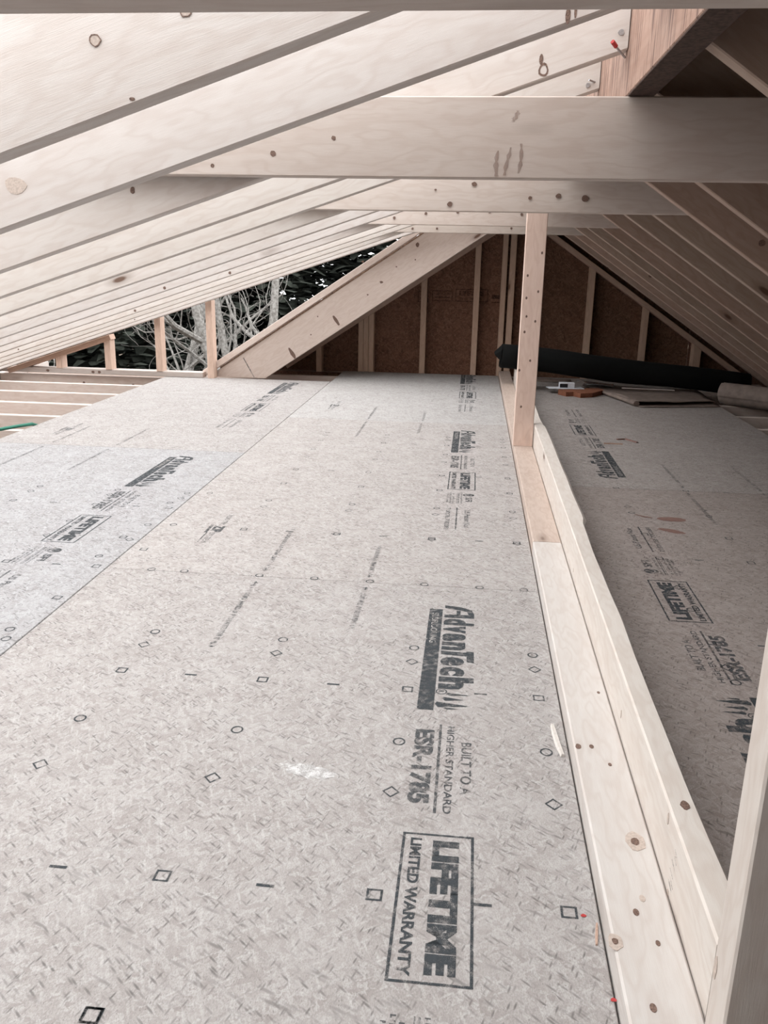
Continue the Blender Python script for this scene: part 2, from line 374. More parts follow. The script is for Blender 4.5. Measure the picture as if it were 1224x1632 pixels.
full_print(pl2, -1.222, 3.55); full_print(pl3, -1.235, 5.93)
full_print(pr1, .557, 1.14, True); full_print(pr2, .585, 3.53, True)
place_print(ZIP, 'small_logo_lettering', pc2, -.795, 2.74); place_print(ZIP, 'small_logo_lettering', pc3, -.80, 5.22); place_print(ZIP, 'small_logo_lettering', pl3, -2.0, 4.22)
for p, x, y, f in ((pc1, -.557, 2.145, 0), (pc1, -.255, 2.145, 0), (pc2, -.555, 2.215, 1), (pc2, -.257, 2.215, 1), (pc2, -.555, 4.57, 0), (pc2, -.255, 4.57, 0),
                   (pc3, -.555, 4.65, 1), (pc3, -.255, 4.65, 1), (pl2, -1.62, 3.66, 0), (pl2, -1.93, 3.66, 0), (pl3, -1.62, 3.74, 1), (pl3, -1.93, 3.74, 1),
                   (pr1, .86, 3.32, 0), (pr1, 1.16, 3.32, 0), (pr2, .86, 3.39, 1), (pr2, 1.16, 3.39, 1)):
    q = place_print(ALI, 'dotted_line_print', p, x, y, bool(f)); q.scale.x = .65 if x == -.255 or x == -.257 else 1
nail_marks(pc1, std_marks(0)+[('s', -.404, .751)])
nail_marks(pc2, std_marks(2.44)+[('c', x, 2.187) for x in (-.87, -.775, -.56, -.405, -.25, -.10, .05, .169)]+[('d', -.10, 2.58), ('d', .168, 2.58), ('d', -.41, 2.59), ('s', -.955, 2.35), ('c', -.95, 2.6), ('c', -.95, 3.0)])
nail_marks(pl2, [(k, x-1.2, y+1.2) for k, x, y in std_marks(0) if y > .1]+[('c', -1.05, 1.75), ('s', -1.06, 2.45), ('c', -1.05, 2.85), ('c', -1.06, 2.27)])
nail_marks(pr1, [(k, .86-x*1.0-.1, 3.5-y) for k, x, y in std_marks(0)])
def stroke(panel, pts, w, m='flake', nm='strand_flake', z=.0009):
    V = []; n_ = len(pts)
    for i, (x, y) in enumerate(pts):
        a = pts[max(0, i-1)]; b = pts[min(n_-1, i+1)]; d = Vector((b[0]-a[0], b[1]-a[1])).normalized(); ww = w*(.15+math.sin(math.pi*(i+.3)/(n_-.4)))*.5
        V += [(x-d.y*ww, y+d.x*ww, z), (x+d.y*ww, y-d.x*ww, z)]
    return link(nm, mesh(nm, V, [(2*i, 2*i+1, 2*i+3, 2*i+2) for i in range(n_-1)]), m, panel)
def blob(panel, cx, cy, rx, ry, m, nm, ang=0, z=.0006, seg=26, jit=.22):
    pts = []
    for i in range(seg):
        a = i*2*math.pi/seg; k = 1+jit*random.uniform(-1, 1); x, y = math.cos(a)*rx*k, math.sin(a)*ry*k
        pts.append((cx+x*math.cos(ang)-y*math.sin(ang), cy+x*math.sin(ang)+y*math.cos(ang), z))
    return link(nm, mesh(nm, [(cx, cy, z)]+pts, [(0, i+1, (i+1) % seg+1) for i in range(seg)]), m, panel)
tag(blob(pc1, -.245, 1.272, .052, .019, 'scuff', 'scuff_mark', -.25), 'white scuffed patch')
blob(pr1, .718, 2.94, .05, .026, 'flake', 'strand_flake', 0, jit=.06); blob(pr1, .69, 2.80, .045, .018, 'flake', 'strand_flake', -.5, jit=.12)
stroke(pr1, [(.60, 2.98), (.63, 2.955), (.655, 2.945)], .012); 

# joists under the floor, an added board under them stops light from below
for n in range(-15, 7):
    y = 4.06+.019+.406*n
    j = board('floor_joist', (-3.50, y, -.254), (2.40, y, -.254), .235, .038, 'joist')
    j.color = (1.4, 1.37, 1.35, 1)
    if n in (0, 1, 2, 3, 4, 5):
        od = ('sixth', 'fifth', 'fourth', 'third', 'second', 'last')[n]
        tag(j, 'pale floor joist left of the white panels, '+('nearest to the bare-tree opening' if n == 5 else od+' one counted back from the bare-tree opening'), 'joist', 'floor joists')
        for q in range(2): disc('knot', (random.uniform(-3.2, -2.4), y-.019, random.uniform(-.14, -.06)), (0, -1, 0), .010, .008, 'knot', j)
    elif n == 6: tag(j, 'pinkish joist behind the white floor panels, under the gable wall', 'joist', 'floor joists')
    else: tag(j, 'pale floor joist covered by the floor panels', 'joist', 'joists hidden under the panels')
cb = prism('added_board_below', [(-3.6, -2.2), (2.5, -2.2), (2.5, 7.0), (-3.6, 7.0)], -.28, -.2545, 'slab'); tag(cb, 'added dark board below the joists, blocking light', kind='structure')
for (x, nm) in ((-3.50, 'left'), (2.42, 'right')):
    o = board('rim_joist', (x-.02*(x < 0), -2, -.254), (x-.02*(x < 0), 6.85, -.254), .235, .036, 'joist'); tag(o, 'rim joist closing the '+nm+' ends of the floor joists', 'joist')

# ---------------------------------------------------------------- plates and the beam in the middle of the floor
ORD = ['zeroth', 'first', 'second', 'third', 'fourth', 'fifth', 'sixth', 'seventh', 'eighth', 'ninth', 'tenth', 'eleventh', 'twelfth', 'thirteenth', 'fourteenth', 'fifteenth']
p1 = board('floor_plate', (.2535, -.6, -.017), (.2535, 2.498, -.017), .055, .086, 'pine', ch=.003)
tag(p1, 'flat cream plank beside the white panels, nearer length with a ring knot', 'plank', 'flat planks along the beam')
p2 = board('floor_plate', (.2535, 2.501, -.017), (.2535, 6.70, -.017), .055, .086, 'stud', ch=.003)
tag(p2, 'flat tan plank carrying the upright post, farther length', 'plank', 'flat planks along the beam'); p2.color = (1.12, 1.15, 1.18, 1)
for (x, y, r, mm) in ((.272, 1.10, .014, 'knotl'), (.28, 1.556, .003, 'knot'), (.218, 1.351, .005, 'knot'), (.241, 1.354, .004, 'knot'), (.265, 1.301, .003, 'knot'), (.261, .982, .004, 'knotl'), (.248, .955, .004, 'knot'), (.213, .90, .009, 'knotl'), (.266, .904, .003, 'knot'), (.241, .804, .004, 'knot')):
    disc('knot', (x, y, .0381), (0, 0, 1), r, r*1.6, mm, p1)
    if r > .008: disc('knot', (x, y, .0386), (0, 0, 1), r*.45, r*.6, 'knot', p1)
# upright beam: its right arris waves where bark was
V = []; F_ = []; ys = [.80+i*.045 for i in range(119)]
def wane(y):
    n1 = noise.noise(Vector((y*1.3, 3.1, 0))); n2 = noise.noise(Vector((y*5, 7.7, 0)))
    return .006*n1+.0035*n2+(.012 if 2.4 < y < 3.9 else .002)
for y in ys:
    w = wane(y); bx = .298
    V += [(bx, y, 0), (bx, y, .137), (bx+.003, y, .14), (bx+.036+w*.6, y, .14+.2*w), (bx+.040+w, y, .134), (bx+.038, y, 0)]
for i in range(len(ys)-1):
    for j in range(6): p, q = i*6+j, i*6+(j+1) % 6; F_.append((p, p+6, q+6, q))
F_.append((0, 1, 2, 3, 4, 5)); e0 = (len(ys)-1)*6; F_.append(tuple(range(e0+5, e0-1, -1)))
# rebase so that the local X runs along the beam
V = [(y-.8, -(x-.317), z) for x, y, z in V]
me = mesh('floor_beam', V, F_); me.flip_normals()
beam = link('floor_beam', me, 'pine'); beam.matrix_world = Matrix(((0, -1, 0, .317), (1, 0, 0, .8), (0, 0, 1, 0), (0, 0, 0, 1)))
beam.color = (1.05, 1.03, 1.0, 1)
tag(beam, 'long cream board set on edge along the floor with a wavy bark-worn top', 'beam')
bpy.context.view_layer.update()
for (y, z, r) in ((1.413, .073, .004), (1.042, .122, .0045), (1.0, .03, .006), (2.2, .06, .003)): disc('knot', (.2979, y, z), (-1, 0, 0), r, r*2, 'knotl', beam)
disc('knot', (.320, 1.05, .1402), (0, 0, 1), .006, .010, 'knot', beam)
def pencil(parent, pts, w=.0016, nm='pencil_mark'):
    """pencil stroke on the left face of the beam: (y,z) points"""
    V = []; n_ = len(pts)
    for i, (y, z) in enumerate(pts):
        a = pts[max(0, i-1)]; b = pts[min(n_-1, i+1)]; d = Vector((b[0]-a[0], b[1]-a[1])).normalized()
        V += [(.2975, y-d.y*w/2, z+d.x*w/2), (.2975, y+d.y*w/2, z-d.x*w/2)]
    return attach(link(nm, mesh(nm, V, [(2*i, 2*i+1, 2*i+3, 2*i+2) for i in range(n_-1)]), 'inks'), parent)
pencil(beam, [(.992, .112), (.980, .108), (.990, .102), (.978, .097)]); pencil(beam, [(1.000, .090), (.980, .086)]); pencil(beam, [(1.003, .074), (.985, .070), (.998, .064), (.980, .058)]); pencil(beam, [(1.004, .056), (.984, .050)])
# posts
post = board('upright_post', (.2495, 3.92, .0385), (.2495, 3.92, 1.163), .089, .038, 'stud', up=(1, 0, 0))
post.matrix_world = Matrix(((0, 0, 1, .2055), (0, 1, 0, 3.922), (1, 0, 0, .0385), (0, 0, 0, 1))); post.color = (1.36, 1.13, 1.03, 1); post.data.materials[0] = M['pine']
tag(post, 'pinkish upright post standing on the flat plank beside the beam', 'post')
bpy.context.view_layer.update()
for (x, z) in ((.226, .553), (.224, .794), (.274, .727), (.225, .699), (.279, .889), (.259, .428), (.214, .384), (.23, .62), (.27, .6), (.232, .22)):
    disc('knot', (x, 3.9029, z), (0, -1, 0), .0045, .006, 'knot', post)
np_ = board('upright_post', (0, 0, 0), (1, 0, 0), .14, .053, 'pine')
np_.matrix_world = Matrix(((0, 0, 1, .295), (0, 1, 0, .7665), (1, 0, 0, 0), (0, 0, 0, 1))); np_.data = board_mesh('upright_post', 1.02, .14, .053); np_.data.materials.append(M['pine'])
np_.color = (.98, .95, .92, 1)
tag(np_, 'cream upright stud at the lower right corner, close to the camera', 'post')
bpy.context.view_layer.update()
disc('knot', (.2949, .785, .12), (-1, 0, 0), .005, .014, 'knotl', np_)

# ---------------------------------------------------------------- rafters, ridge, ties
RX = .275; Y0 = .675; S = .406
def zl(x): return 1.162+.333*x
def zr(x): return 1.400-.667*x
RH = .235
thL = math.atan(.333); thR = math.atan(.667)
DL = {1: 'third thick band from the top edge of the photo'}
RAFT = {}
for k in range(-6, 15):
    y = Y0+S*k+.019
    if k == 14: y = 6.013
    xe = -3.62
    r = board('roof_rafter', (xe, y, zl(xe)), (RX-.002, y, zl(RX-.002)), RH, .038, 'pine', s0=RH*math.tan(thL), s1=RH*math.tan(thL))
    RAFT[k] = r
    t = .985+.03*math.sin(k*2.1); r.color = (t+.015, t, t-.01+.01*math.sin(k), 1)
    if k < 1: tag(r, 'pale rafter of the open left slope, overhead or behind the camera', 'rafter', 'left rafters behind the camera')
    elif k == 14: tag(r, 'doubled end rafter of the left slope, over the bare-tree opening studs', 'rafter', 'left slope rafters')
    else:
        ex = {1: ' with two round plugged knots', 2: ' with a cracked bark patch at its top', 3: ' with a red-tipped nail at the ridge'}.get(k, '')
        tag(r, 'pale left-slope rafter, '+ORD[k]+' from the camera'+ex, 'rafter', 'left slope rafters')
bpy.context.view_layer.update()
def fk(r, y, x, z, rr, m='knot', rz=None, hollow=0, nm='knot'): return disc(nm, (x, y-.0001, z), (0, -1, 0), rr, rz or rr, m, r, hollow)
for (x, z) in ((-.459, 1.092), (-.348, 1.122)):
    fk(RAFT[1], Y0+S, x, z, .0068, 'knotl', .0062); fk(RAFT[1], Y0+S-.0006, x, z, .0075, 'knot', .0068, .84)
fk(RAFT[1], Y0+S, -.418, 1.029, .0035, 'knot', .002)
yy = Y0+2*S
fk(RAFT[2], yy, .121, 1.209+.004, .004, 'knot', .012); fk(RAFT[2], yy, .145, 1.226, .004); fk(RAFT[2], yy, -.79, .96, .02, 'knotl', .014); fk(RAFT[2], yy, .132, 1.222, .0022, 'knot', .013)
yy = Y0+3*S
fk(RAFT[3], yy, .114, 1.216, .010, 'knot', .013, .68); fk(RAFT[3], yy, .108, 1.235, .004, 'knot', .01); fk(RAFT[3], yy, -.743, .983, .005, 'knot', .008)
yy = Y0+4*S
fk(RAFT[4], yy, -1.055, .903, .006, 'knot', .013); fk(RAFT[4], yy, -.88, .95, .005, 'knotl')
for k in range(5, 14):
    for q in range(4):
        x = random.uniform(-2.6, .1); fk(RAFT[k], Y0+S*k, x, zl(x)+random.uniform(.012, .09), random.uniform(.004, .009))
def nail(parent, x, y, z, nm='nail_head'): disc(nm, (x, y-.0002, z), (0, -1, 0), .0055, .0055, 'metal', parent, th=.002)
nail(RAFT[3], .258, Y0+3*S, 1.282); nail(RAFT[4], .246, Y0+4*S, 1.261)
def rod(name, A, B, r, m, parent=None, seg=8):
    A = Vector(A); B = Vector(B); d = (B-A).normalized(); a = d.orthogonal().normalized(); b = d.cross(a); V = []
    for P in (A, B):
        for i in range(seg): t = i*2*math.pi/seg; V.append(P+a*math.cos(t)*r+b*math.sin(t)*r)
    F_ = [(i, (i+1) % seg, seg+(i+1) % seg, seg+i) for i in range(seg)]+[tuple(range(seg-1, -1, -1)), tuple(range(seg, 2*seg))]
    o = link(name, mesh(name, V, F_), m)
    return attach(o, parent) if parent else o
nb = rod('nail', (.269, 1.888, 1.237), (.245, 1.862, 1.252), .0022, 'metal', RAFT[3]); rod('nail_tip', (.247, 1.864, 1.251), (.238, 1.855, 1.258), .0042, 'red', RAFT[3])
rod('nail', (.262, 2.300, 1.268), (.246, 2.285, 1.27), .0022, 'metal', RAFT[4])
# ridge board
rb = board('ridge_board', (.300, -2.0, 1.165), (.300, 6.82, 1.165), .325, .050, 'ridge')
rb.color = (.86, .84, .83, 1)
we = board('ridge_shade_strip', (.300, -2.0, 1.1615), (.300, 6.82, 1.1615), .0034, .049, 'edge_shade', ch=.0005); attach(we, rb); we['label'] = 'dark lower edge with painted-in shade and bark'  # added strip: underside shade painted in, with some bark tone
tag(rb, 'stained pinkish ridge board running along the peak of the roof', 'ridge board')
# right rafters
for k in range(-6, 15):
    y = Y0+S*k+.019
    xe = 2.30
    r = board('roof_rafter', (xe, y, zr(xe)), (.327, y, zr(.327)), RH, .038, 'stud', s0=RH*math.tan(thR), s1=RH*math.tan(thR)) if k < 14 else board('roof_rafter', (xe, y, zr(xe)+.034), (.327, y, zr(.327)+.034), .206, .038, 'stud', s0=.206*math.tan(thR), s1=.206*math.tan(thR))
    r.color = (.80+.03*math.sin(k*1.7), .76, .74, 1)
    if k < 2: tag(r, 'brown rafter of the covered right slope, overhead or behind the camera', 'rafter', 'right rafters behind the camera')
    else:
        tag(r, 'shaded rafter of the covered right slope, '+('nearest one in view, above the widest tie' if k == 2 else ('last one before the gable wall' if k == 14 else ORD[k-1]+' in view order from the camera')), 'rafter', 'right slope rafters')
    if k >= 5:
        bpy.context.view_layer.update()
        for q in range(2): x = random.uniform(.7, 1.9); fk(r, y-.019, x, zr(x)+random.uniform(.03, .12), .010, 'knot')
# collar ties
TN = ['out of view behind the camera', 'cutting across the top edge of the photo', 'nearest full one in view, widest, with three dark streaks', 'second full one in view, with a row of dark knots', 'third one in view, behind the upright post', 'fourth one in view, seen as a thin strip', 'fifth and farthest, just above the gable studs']
TIES = []
for k in range(-1, 6 if False else 5):
    y = .637+3*S*k+.019-(.036 if k == 0 else .012 if k == 1 else 0)
    tz = 1.010
    o = board('collar_tie', (-1.12, y, tz), (.985, y, tz), .151 if k == 1 else .141, .038, 'pine', s0=.36, s1=-.20)
    o.color = ((.93, .88, .85, 1), (.92, .86, .83, 1), (.91, .85, .815, 1), (1, .945, .91, 1), (1.02, .96, .92, 1), (.98, .92, .87, 1))[k+1]
    tag(o, 'horizontal collar tie, '+TN[k+1], 'collar tie', 'collar ties'); TIES.append(o)
bpy.context.view_layer.update()
t1, t2 = TIES[2], TIES[3]
for x, z, r in ((-.423, 1.053, .006), (-.298, 1.083, .0045), (-.55, 1.029, .004)): fk(t1, 1.843, x, z, r, 'knot')
def stain(parent, y, x, z0, z1, w):
    V = []; n_ = 7
    for i in range(n_+1):
        f = i/n_; ww = w*(.4+.6*math.sin(math.pi*(.15+.8*f)))/2; xx = x+.003*math.sin(f*3+x*90)+.004*f; z = z0+(z1-z0)*f
        ww *= .8+.4*math.sin(i*2.3+x*50); V += [(xx-ww, y, z), (xx+ww, y, z)]
    return attach(link('water_stain', mesh('water_stain', V, [(2*i, 2*i+1, 2*i+3, 2*i+2) for i in range(n_)]), 'stain'), parent)
for x, a, b, w in ((.030, 1.014, 1.062, .011), (.050, 1.016, 1.068, .009), (.073, 1.020, 1.075, .009), (.06, 1.115, 1.135, .012)): stain(t1, 1.8422, x, a, b, w)
for x, z, r in ((-.02, 1.094, .009), (.168, 1.053, .0065), (.261, 1.06, .009), (.348, 1.053, .012), (-.099, 1.03, .009), (-.149, 1.075, .004), (-.29, 1.12, .004)): fk(t2, 3.07, x, z+.003, r, 'knot', r*.85)
for t, y in ((TIES[4], 4.288), (TIES[5], 5.506)):
    for q in range(5): x = -.4+q*.15; fk(t, y, x, 1.03+.05*random.random(), .007, 'knot')

# ---------------------------------------------------------------- right roof sheathing (ceiling), with the short covered part by the gable
ceil = empty('ceiling'); tag(ceil, 'dark strand board roof sheathing above the right rafters', kind='structure')
def roof_panel(x0, x1, y0, y1, zf, off):
    """x0..x1 across the slope, zf(x) the rafter-top height there"""
    nx = Vector((-(zf(x1)-zf(x0))/(x1-x0), 0, 1)).normalized(); g = .002
    d = Vector((x1-x0, 0, zf(x1)-zf(x0))); Ln = d.length; d.normalize()
    o = slab_panel('roof_sheathing_panel', (g, g), (y1-y0-g, Ln-g), .012, 'osbr', None)
    # local x -> world y, local y -> slope direction
    z = Vector((0, 1, 0)).cross(d)
    if z.z < 0: z = -z
    A = Vector((x0, y0, zf(x0)))+nx*off
    if Vector((0, 1, 0)).cross(d).z < 0:   # keep the frame right-handed
        o.matrix_world = Matrix(((0, d.x, z.x, A.x), (-1, d.y, z.y, A.y+(y1-y0)), (0, d.z, z.z, A.z), (0, 0, 0, 1)))
    else:
        o.matrix_world = Matrix(((0, d.x, z.x, A.x), (1, d.y, z.y, A.y), (0, d.z, z.z, A.z), (0, 0, 0, 1)))
    return attach(o, ceil)
def ztr(x): return zr(x)+RH/math.cos(thR)
def ztl(x): return .985+.661*x+.283
stepx = 1.218*math.cos(thR)
for row in range(3):
    xa = .30+row*stepx; xb = min(xa+stepx, 2.55); off = (0, .9, .3)[row]
    ya = -2.1
    yb = ya+1.2+off
    while ya < 6.85:
        roof_panel(xa, xb, ya, min(yb, 6.86), ztr, .014); ya = yb; yb = ya+2.44
roof_panel(-1.85, -.85, 6.22, 6.86, ztl, .014); roof_panel(-.85, .29, 6.22, 6.86, ztl, .014)

# left slope behind the camera: unseen cover added to darken the right side
ztL = lambda x: zl(x)+RH/math.cos(thL)
for xa, xb in ((-3.62, -2.45), (-2.45, -1.28), (-1.28, -.11), (-.11, .27)): roof_panel(xa, xb, -2.1, -.1, ztL, .014)

# ---------------------------------------------------------------- gable wall at the back
GY = 6.745
wb = empty('wall_back', (0, GY, 0)); tag(wb, 'gable wall of studs and dark strand board', kind='structure')
def yl(x): return .955+.655*x
def yr(x): return 1.385-.667*x
def vboard(x, z0, z1, w, m, parent, y=None, dep=.089, nm='stud', slope=0, col=None):
    """upright board: w wide in X, front face at y, dep deep; top cut along the roof slope"""
    o = link(nm, board_mesh(nm, z1-z0, dep, w, 0, 0), m)
    o.matrix_world = Matrix(((0, 1, 0, x), (0, 0, 1, y), (1, 0, 0, z0), (0, 0, 0, 1)))
    if slope:
        for v in o.data.vertices:
            if v.co.x > .5*(z1-z0): v.co.x += v.co.y*slope
    if col: o.color = col
    return attach(o, parent) if parent else o
def topz(x): return min(yl(x), yr(x))
cs = (1.3, 1.2, 1.1, 1)
for (x, w) in ((-1.205, .045), (-.872, .04), (-.831, .04), (-.790, .04), (-.388, .045), (.012, .045), (.212, .040), (.272, .046), (.44, .045), (.868, .045), (1.288, .040), (1.69, .060)):
    sl = .655 if x < .3 else -.667
    vboard(x, -.018, topz(x), w-.001, 'stud', wb, GY, .089, 'stud', sl, cs)
# rake plates under the gable rafters
c1 = math.cos(math.atan(.655)); c2 = math.cos(thR)
o = board('rake_plate', (-1.46, GY+.045, yl(-1.46)), (.318, GY+.045, yl(.318)), .038, .089, 'stud', s1=.02); attach(o, wb); o.color = (1.25, 1.15, 1.1, 1)
o = board('rake_plate', (2.05, GY+.045, yr(2.05)), (.345, GY+.045, yr(.345)), .038, .089, 'stud', s1=.02); attach(o, wb); o.color = (1.25, 1.15, 1.1, 1)
o = board('sole_plate', (-1.6, GY+.045, -.0195), (2.2, GY+.045, -.0195), .0012, .089, 'stud', ch=.0003); attach(o, wb)
# strand board skin in uprights, cut to the roof
def skin(x0, x1, tint):
    def top(x): return min(ztl(x), ztr(x))
    xs = [x0]+([.2996] if x0 < .2996 < x1 else [])+[x1]
    pts = [(x0, -.3), (x1, -.3)]+[(x, max(top(x)+.01, -.25)) for x in reversed(xs)]
    n_ = len(pts); V = [(x, z, 0) for x, z in pts]+[(x, z, .012) for x, z in pts]
    F_ = [tuple(range(n_-1, -1, -1)), tuple(range(n_, 2*n_))]+[(i, (i+1) % n_, n_+(i+1) % n_, n_+i) for i in range(n_)]
    o = link('wall_sheathing_panel', mesh('wall_sheathing_panel', V, F_), 'osbw')
    o.matrix_world = Matrix(((1, 0, 0, 0), (0, 0, -1, 6.850), (0, 1, 0, 0), (0, 0, 0, 1))); o.color = (*tint, 1); return attach(o, wb)
s1 = skin(-2.05, -.802, (.9, .9, .9)); s2 = skin(-.798, .420, (1, 1, 1)); s3 = skin(.424, 1.64, (.8, .82, .8)); skin(1.644, 2.5, (.8, .8, .8))
gp = Print()
gp.frame(-.33, -.17, .545, .625, .006); gp.frame(-.15, .10, .545, .64, .006); gp.text('LIFETIME', -.12, .07, .59, .625, .04); gp.rect(-.31, -.19, .57, .578); fake_line(gp, -.12, .07, .56, .58, 3); fake_line(gp, -.31, -.19, .59, .61, 4)
gp.frame(-.44, -.36, .535, .62, .006); gp.rect(.13, .19, .54, .548); gp.rect(.13, .19, .57, .60)
o = link('wall_print', gp.make('wall_print'), 'inkg'); o.matrix_world = Matrix(((1, 0, 0, 0), (0, 0, -1, 6.8372), (0, 1, 0, 0), (0, 0, 0, 1))); attach(o, wb)

# ---------------------------------------------------------------- end of the open slope: cheek wall with studs, and the big gable-slope rafter in front of the gable wall
wl = empty('wall_left', (0, 6.0, 0)); tag(wl, 'open stud wall closing the end of the left slope', kind='structure')
o = board('sole_plate', (-3.48, 6.085, .0005), (-1.93, 6.085, .0005), .037, .089, 'joist'); attach(o, wl)
for x in (-2.753, -2.706, -3.1): bpy.context.view_layer.update(); fk(o, 6.0405, x, .017, .012, 'knot', .010)
for x in (-1.868, -2.248, -2.632, -3.008): vboard(x, .038 if x < -1.9 else .0, zl(x)+(.0 if x > -2.6 else -.042), .046, 'stud', wl, 6.036, .089, 'stud', .333, (1.5, 1.42, 1.38, 1))
o = board('rake_plate', (-3.40, 6.08, zl(-3.40)-.042), (-2.60, 6.08, zl(-2.60)-.042), .038, .089, 'stud'); attach(o, wl); o.color = (1.25, 1.12, 1.05, 1)
c3 = math.cos(math.atan(.661)); s3_ = math.sin(math.atan(.661))
def zd(x): return .985+.661*x
xs_ = -1.49
gr = board('gable_rafter', (xs_, 6.155, zd(xs_)), (RX-.002, 6.155, zd(RX-.002)), RH, .042, 'pine', s0=-RH*c3/s3_, s1=RH*s3_/c3)
gr.color = (1.12, 1.02, .97, 1)
tag(gr, 'wide diagonal rafter with long dark knots, between the bare trees and gable studs', 'rafter')
gr2 = board('gable_rafter', (xs_, 6.198, zd(xs_)), (RX-.002, 6.198, zd(RX-.002)), RH, .040, 'stud', s0=-RH*c3/s3_, s1=RH*s3_/c3)
tag(gr2, 'second ply hidden behind the wide diagonal rafter', 'rafter')
gr3 = board('gable_rafter', (xs_, 6.77, zd(xs_)+.03), (RX-.002, 6.77, zd(RX-.002)+.03), .20, .040, 'stud', s0=-.20*c3/s3_, s1=.20*s3_/c3); gr3.location.y = 6.715
tag(gr3, 'shaded rafter against the gable wall, behind the wide diagonal rafter', 'rafter')
# sole plate of the cheek wall lying along the top edge
A = Vector((-1.93, 6.155, ztl(-1.93)+.016)); B = Vector((-.30, 6.155, ztl(-.30)+.016))
sp = board('sloping_sole_plate', A, B, .042, .086, 'joist'); tag(sp, 'narrow light board lying along the top of the wide diagonal rafter', 'plank'); sp.color = (1.5, 1.45, 1.42, 1)
bpy.context.view_layer.update()
for (x, z, r, rz) in ((-.97, .425, .012, .04), (-1.29, .185, .013, .045), (-.786, .83, .009, .007), (-.408, .948, .012, .016), (-.653, .695, .012, .009), (-.748, .608, .007, .005), (-1.103, .45, .005, .005), (-1.153, .322, .005, .005), (-.55, .80, .005, .005), (-.42, .85, .005, .005)):
    disc('knot', (x, 6.1335, z), (0, -1, 0), r, rz, 'knot', gr, ang=.6 if rz > .03 else 0)
V = [(-1.655, 6.1335, .143), (-1.650, 6.1335, .147), (-1.571, 6.1335, .006), (-1.576, 6.1335, .003)]
attach(link('joint_line', mesh('joint_line', [(x, y-.0005, z) for x, y, z in V], [(0, 1, 2, 3)]), 'inks'), gr)

# unseen end wall, added to keep light from behind off the right side
wf = prism('added_wall_front', [(-3.5, -2.12), (2.45, -2.12), (2.45, -2.10), (-3.5, -2.10)], -.3, 0, 'osbw')
me = wf.data; vv = [(-3.5, -.3), (2.45, -.3), (2.45, ztr(2.45)), (.30, ztr(.30)), (-3.5, zl(-3.5)+.24)]
n_ = 5; wf.data = mesh('added_wall_front', [(x, -2.12, z) for x, z in vv]+[(x, -2.10, z) for x, z in vv], [tuple(range(n_-1, -1, -1)), tuple(range(n_, 2*n_))]+[(i, (i+1) % n_, n_+(i+1) % n_, n_+i) for i in range(n_)]); wf.data.materials.append(M['osbw'])
tag(wf, 'added strand board end wall behind the camera', kind='structure')

# ---------------------------------------------------------------- things lying about
def sweep(name, pts, rad, m, seg=20, flat=1, wob=0, cap=True, parent=None, arc=(0, 2*math.pi)):
    V, F_ = [], []; n_ = len(pts); P = [Vector(p) for p in pts]; closed = abs(arc[1]-arc[0]-2*math.pi) < 1e-6
    for i, p in enumerate(P):
        d = (P[min(i+1, n_-1)]-P[max(i-1, 0)]).normalized(); a = Vector((0, 0, 1)).cross(d).normalized(); b = d.cross(a); r = rad(i/(n_-1)) if callable(rad) else rad
        for j in range(seg):
            t = arc[0]+(arc[1]-arc[0])*j/(seg if closed else seg-1)
            k = 1+wob*noise.noise(p*4+Vector((math.cos(t), math.sin(t), 0))*1.1)
            V.append(p+(a*math.cos(t)+b*math.sin(t)*flat)*r*k)
    for i in range(n_-1):
        for j in range(seg if closed else seg-1): q = (j+1) % seg; F_.append((i*seg+j, i*seg+q, (i+1)*seg+q, (i+1)*seg+j))
    if cap and closed: F_ += [tuple(range(seg-1, -1, -1)), tuple(range((n_-1)*seg, n_*seg))]
    me = mesh(name, V, F_)
    for p in me.polygons: p.use_smooth = len(p.vertices) == 4
    return link(name, me, m, parent)
def spiral(name, c, d, r, m, turns=4):
    """thin spiral edge of a rolled sheet on its end"""
    d = Vector(d).normalized(); a = Vector((0, 0, 1)).cross(d).normalized(); b = d.cross(a); V = []; n_ = turns*16
    for i in range(n_+1):
        t = i*2*math.pi/16; rr = r*(.15+.85*i/n_)
        for s in (-.0025, .0025):
            for h in (0, .004): V.append(Vector(c)+(a*math.cos(t)+b*math.sin(t))*(rr+s)-d*h)
    F_ = []
    for i in range(n_): o = i*4; F_ += [(o+1, o+3, o+7, o+5), (o, o+1, o+5, o+4), (o+2, o+6, o+7, o+3)]
    return link(name, mesh(name, V, F_), m)
root = empty('membrane_roll', (1.0, 6.0, 0)); tag(root, 'long black roll of roofing membrane lying in front of the gable wall', 'roll')
pts = [(.20+1.66*i/16, 6.02-.02*i/16+.012*math.sin(i*.9), .226-.146*(i/16)+.006*math.sin(i*.6)) for i in range(17)]
attach(sweep('membrane', pts, lambda f: .083-.006*f, 'black', 24, 1, .10), root)
attach(spiral('rolled_edge', (.198, 6.02, .226), (1, 0, -.09), .078, 'black'), root)
fl = mesh('loose_flap', [(.20, 5.945, .27), (.20, 5.95, .19), (.155, 5.97, .235), (.15, 6.02, .25), (.21, 6.02, .31)], [(0, 1, 2), (0, 2, 3, 4)]); attach(link('loose_flap', fl, 'black'), root)
root = empty('paper_roll', (1.75, 5.6, 0)); tag(root, 'brown roll of building paper on the joists at the right edge', 'roll')
dx = Vector((.50, -.42, 0)); A = Vector((1.64, 5.77, .052))
pts = [A+dx*(i/8) for i in range(9)]
attach(sweep('rolled_paper', pts, .072, 'kraft', 24, 1, .08), root)
attach(sweep('loose_edge', [p+Vector((-.004, -.004, .004)) for p in pts], .077, 'kraft', 8, 1, .05, False, None, (math.pi*.65, math.pi*1.05)), root)
attach(spiral('rolled_edge', A, dx, .068, 'kraft', 5), root)
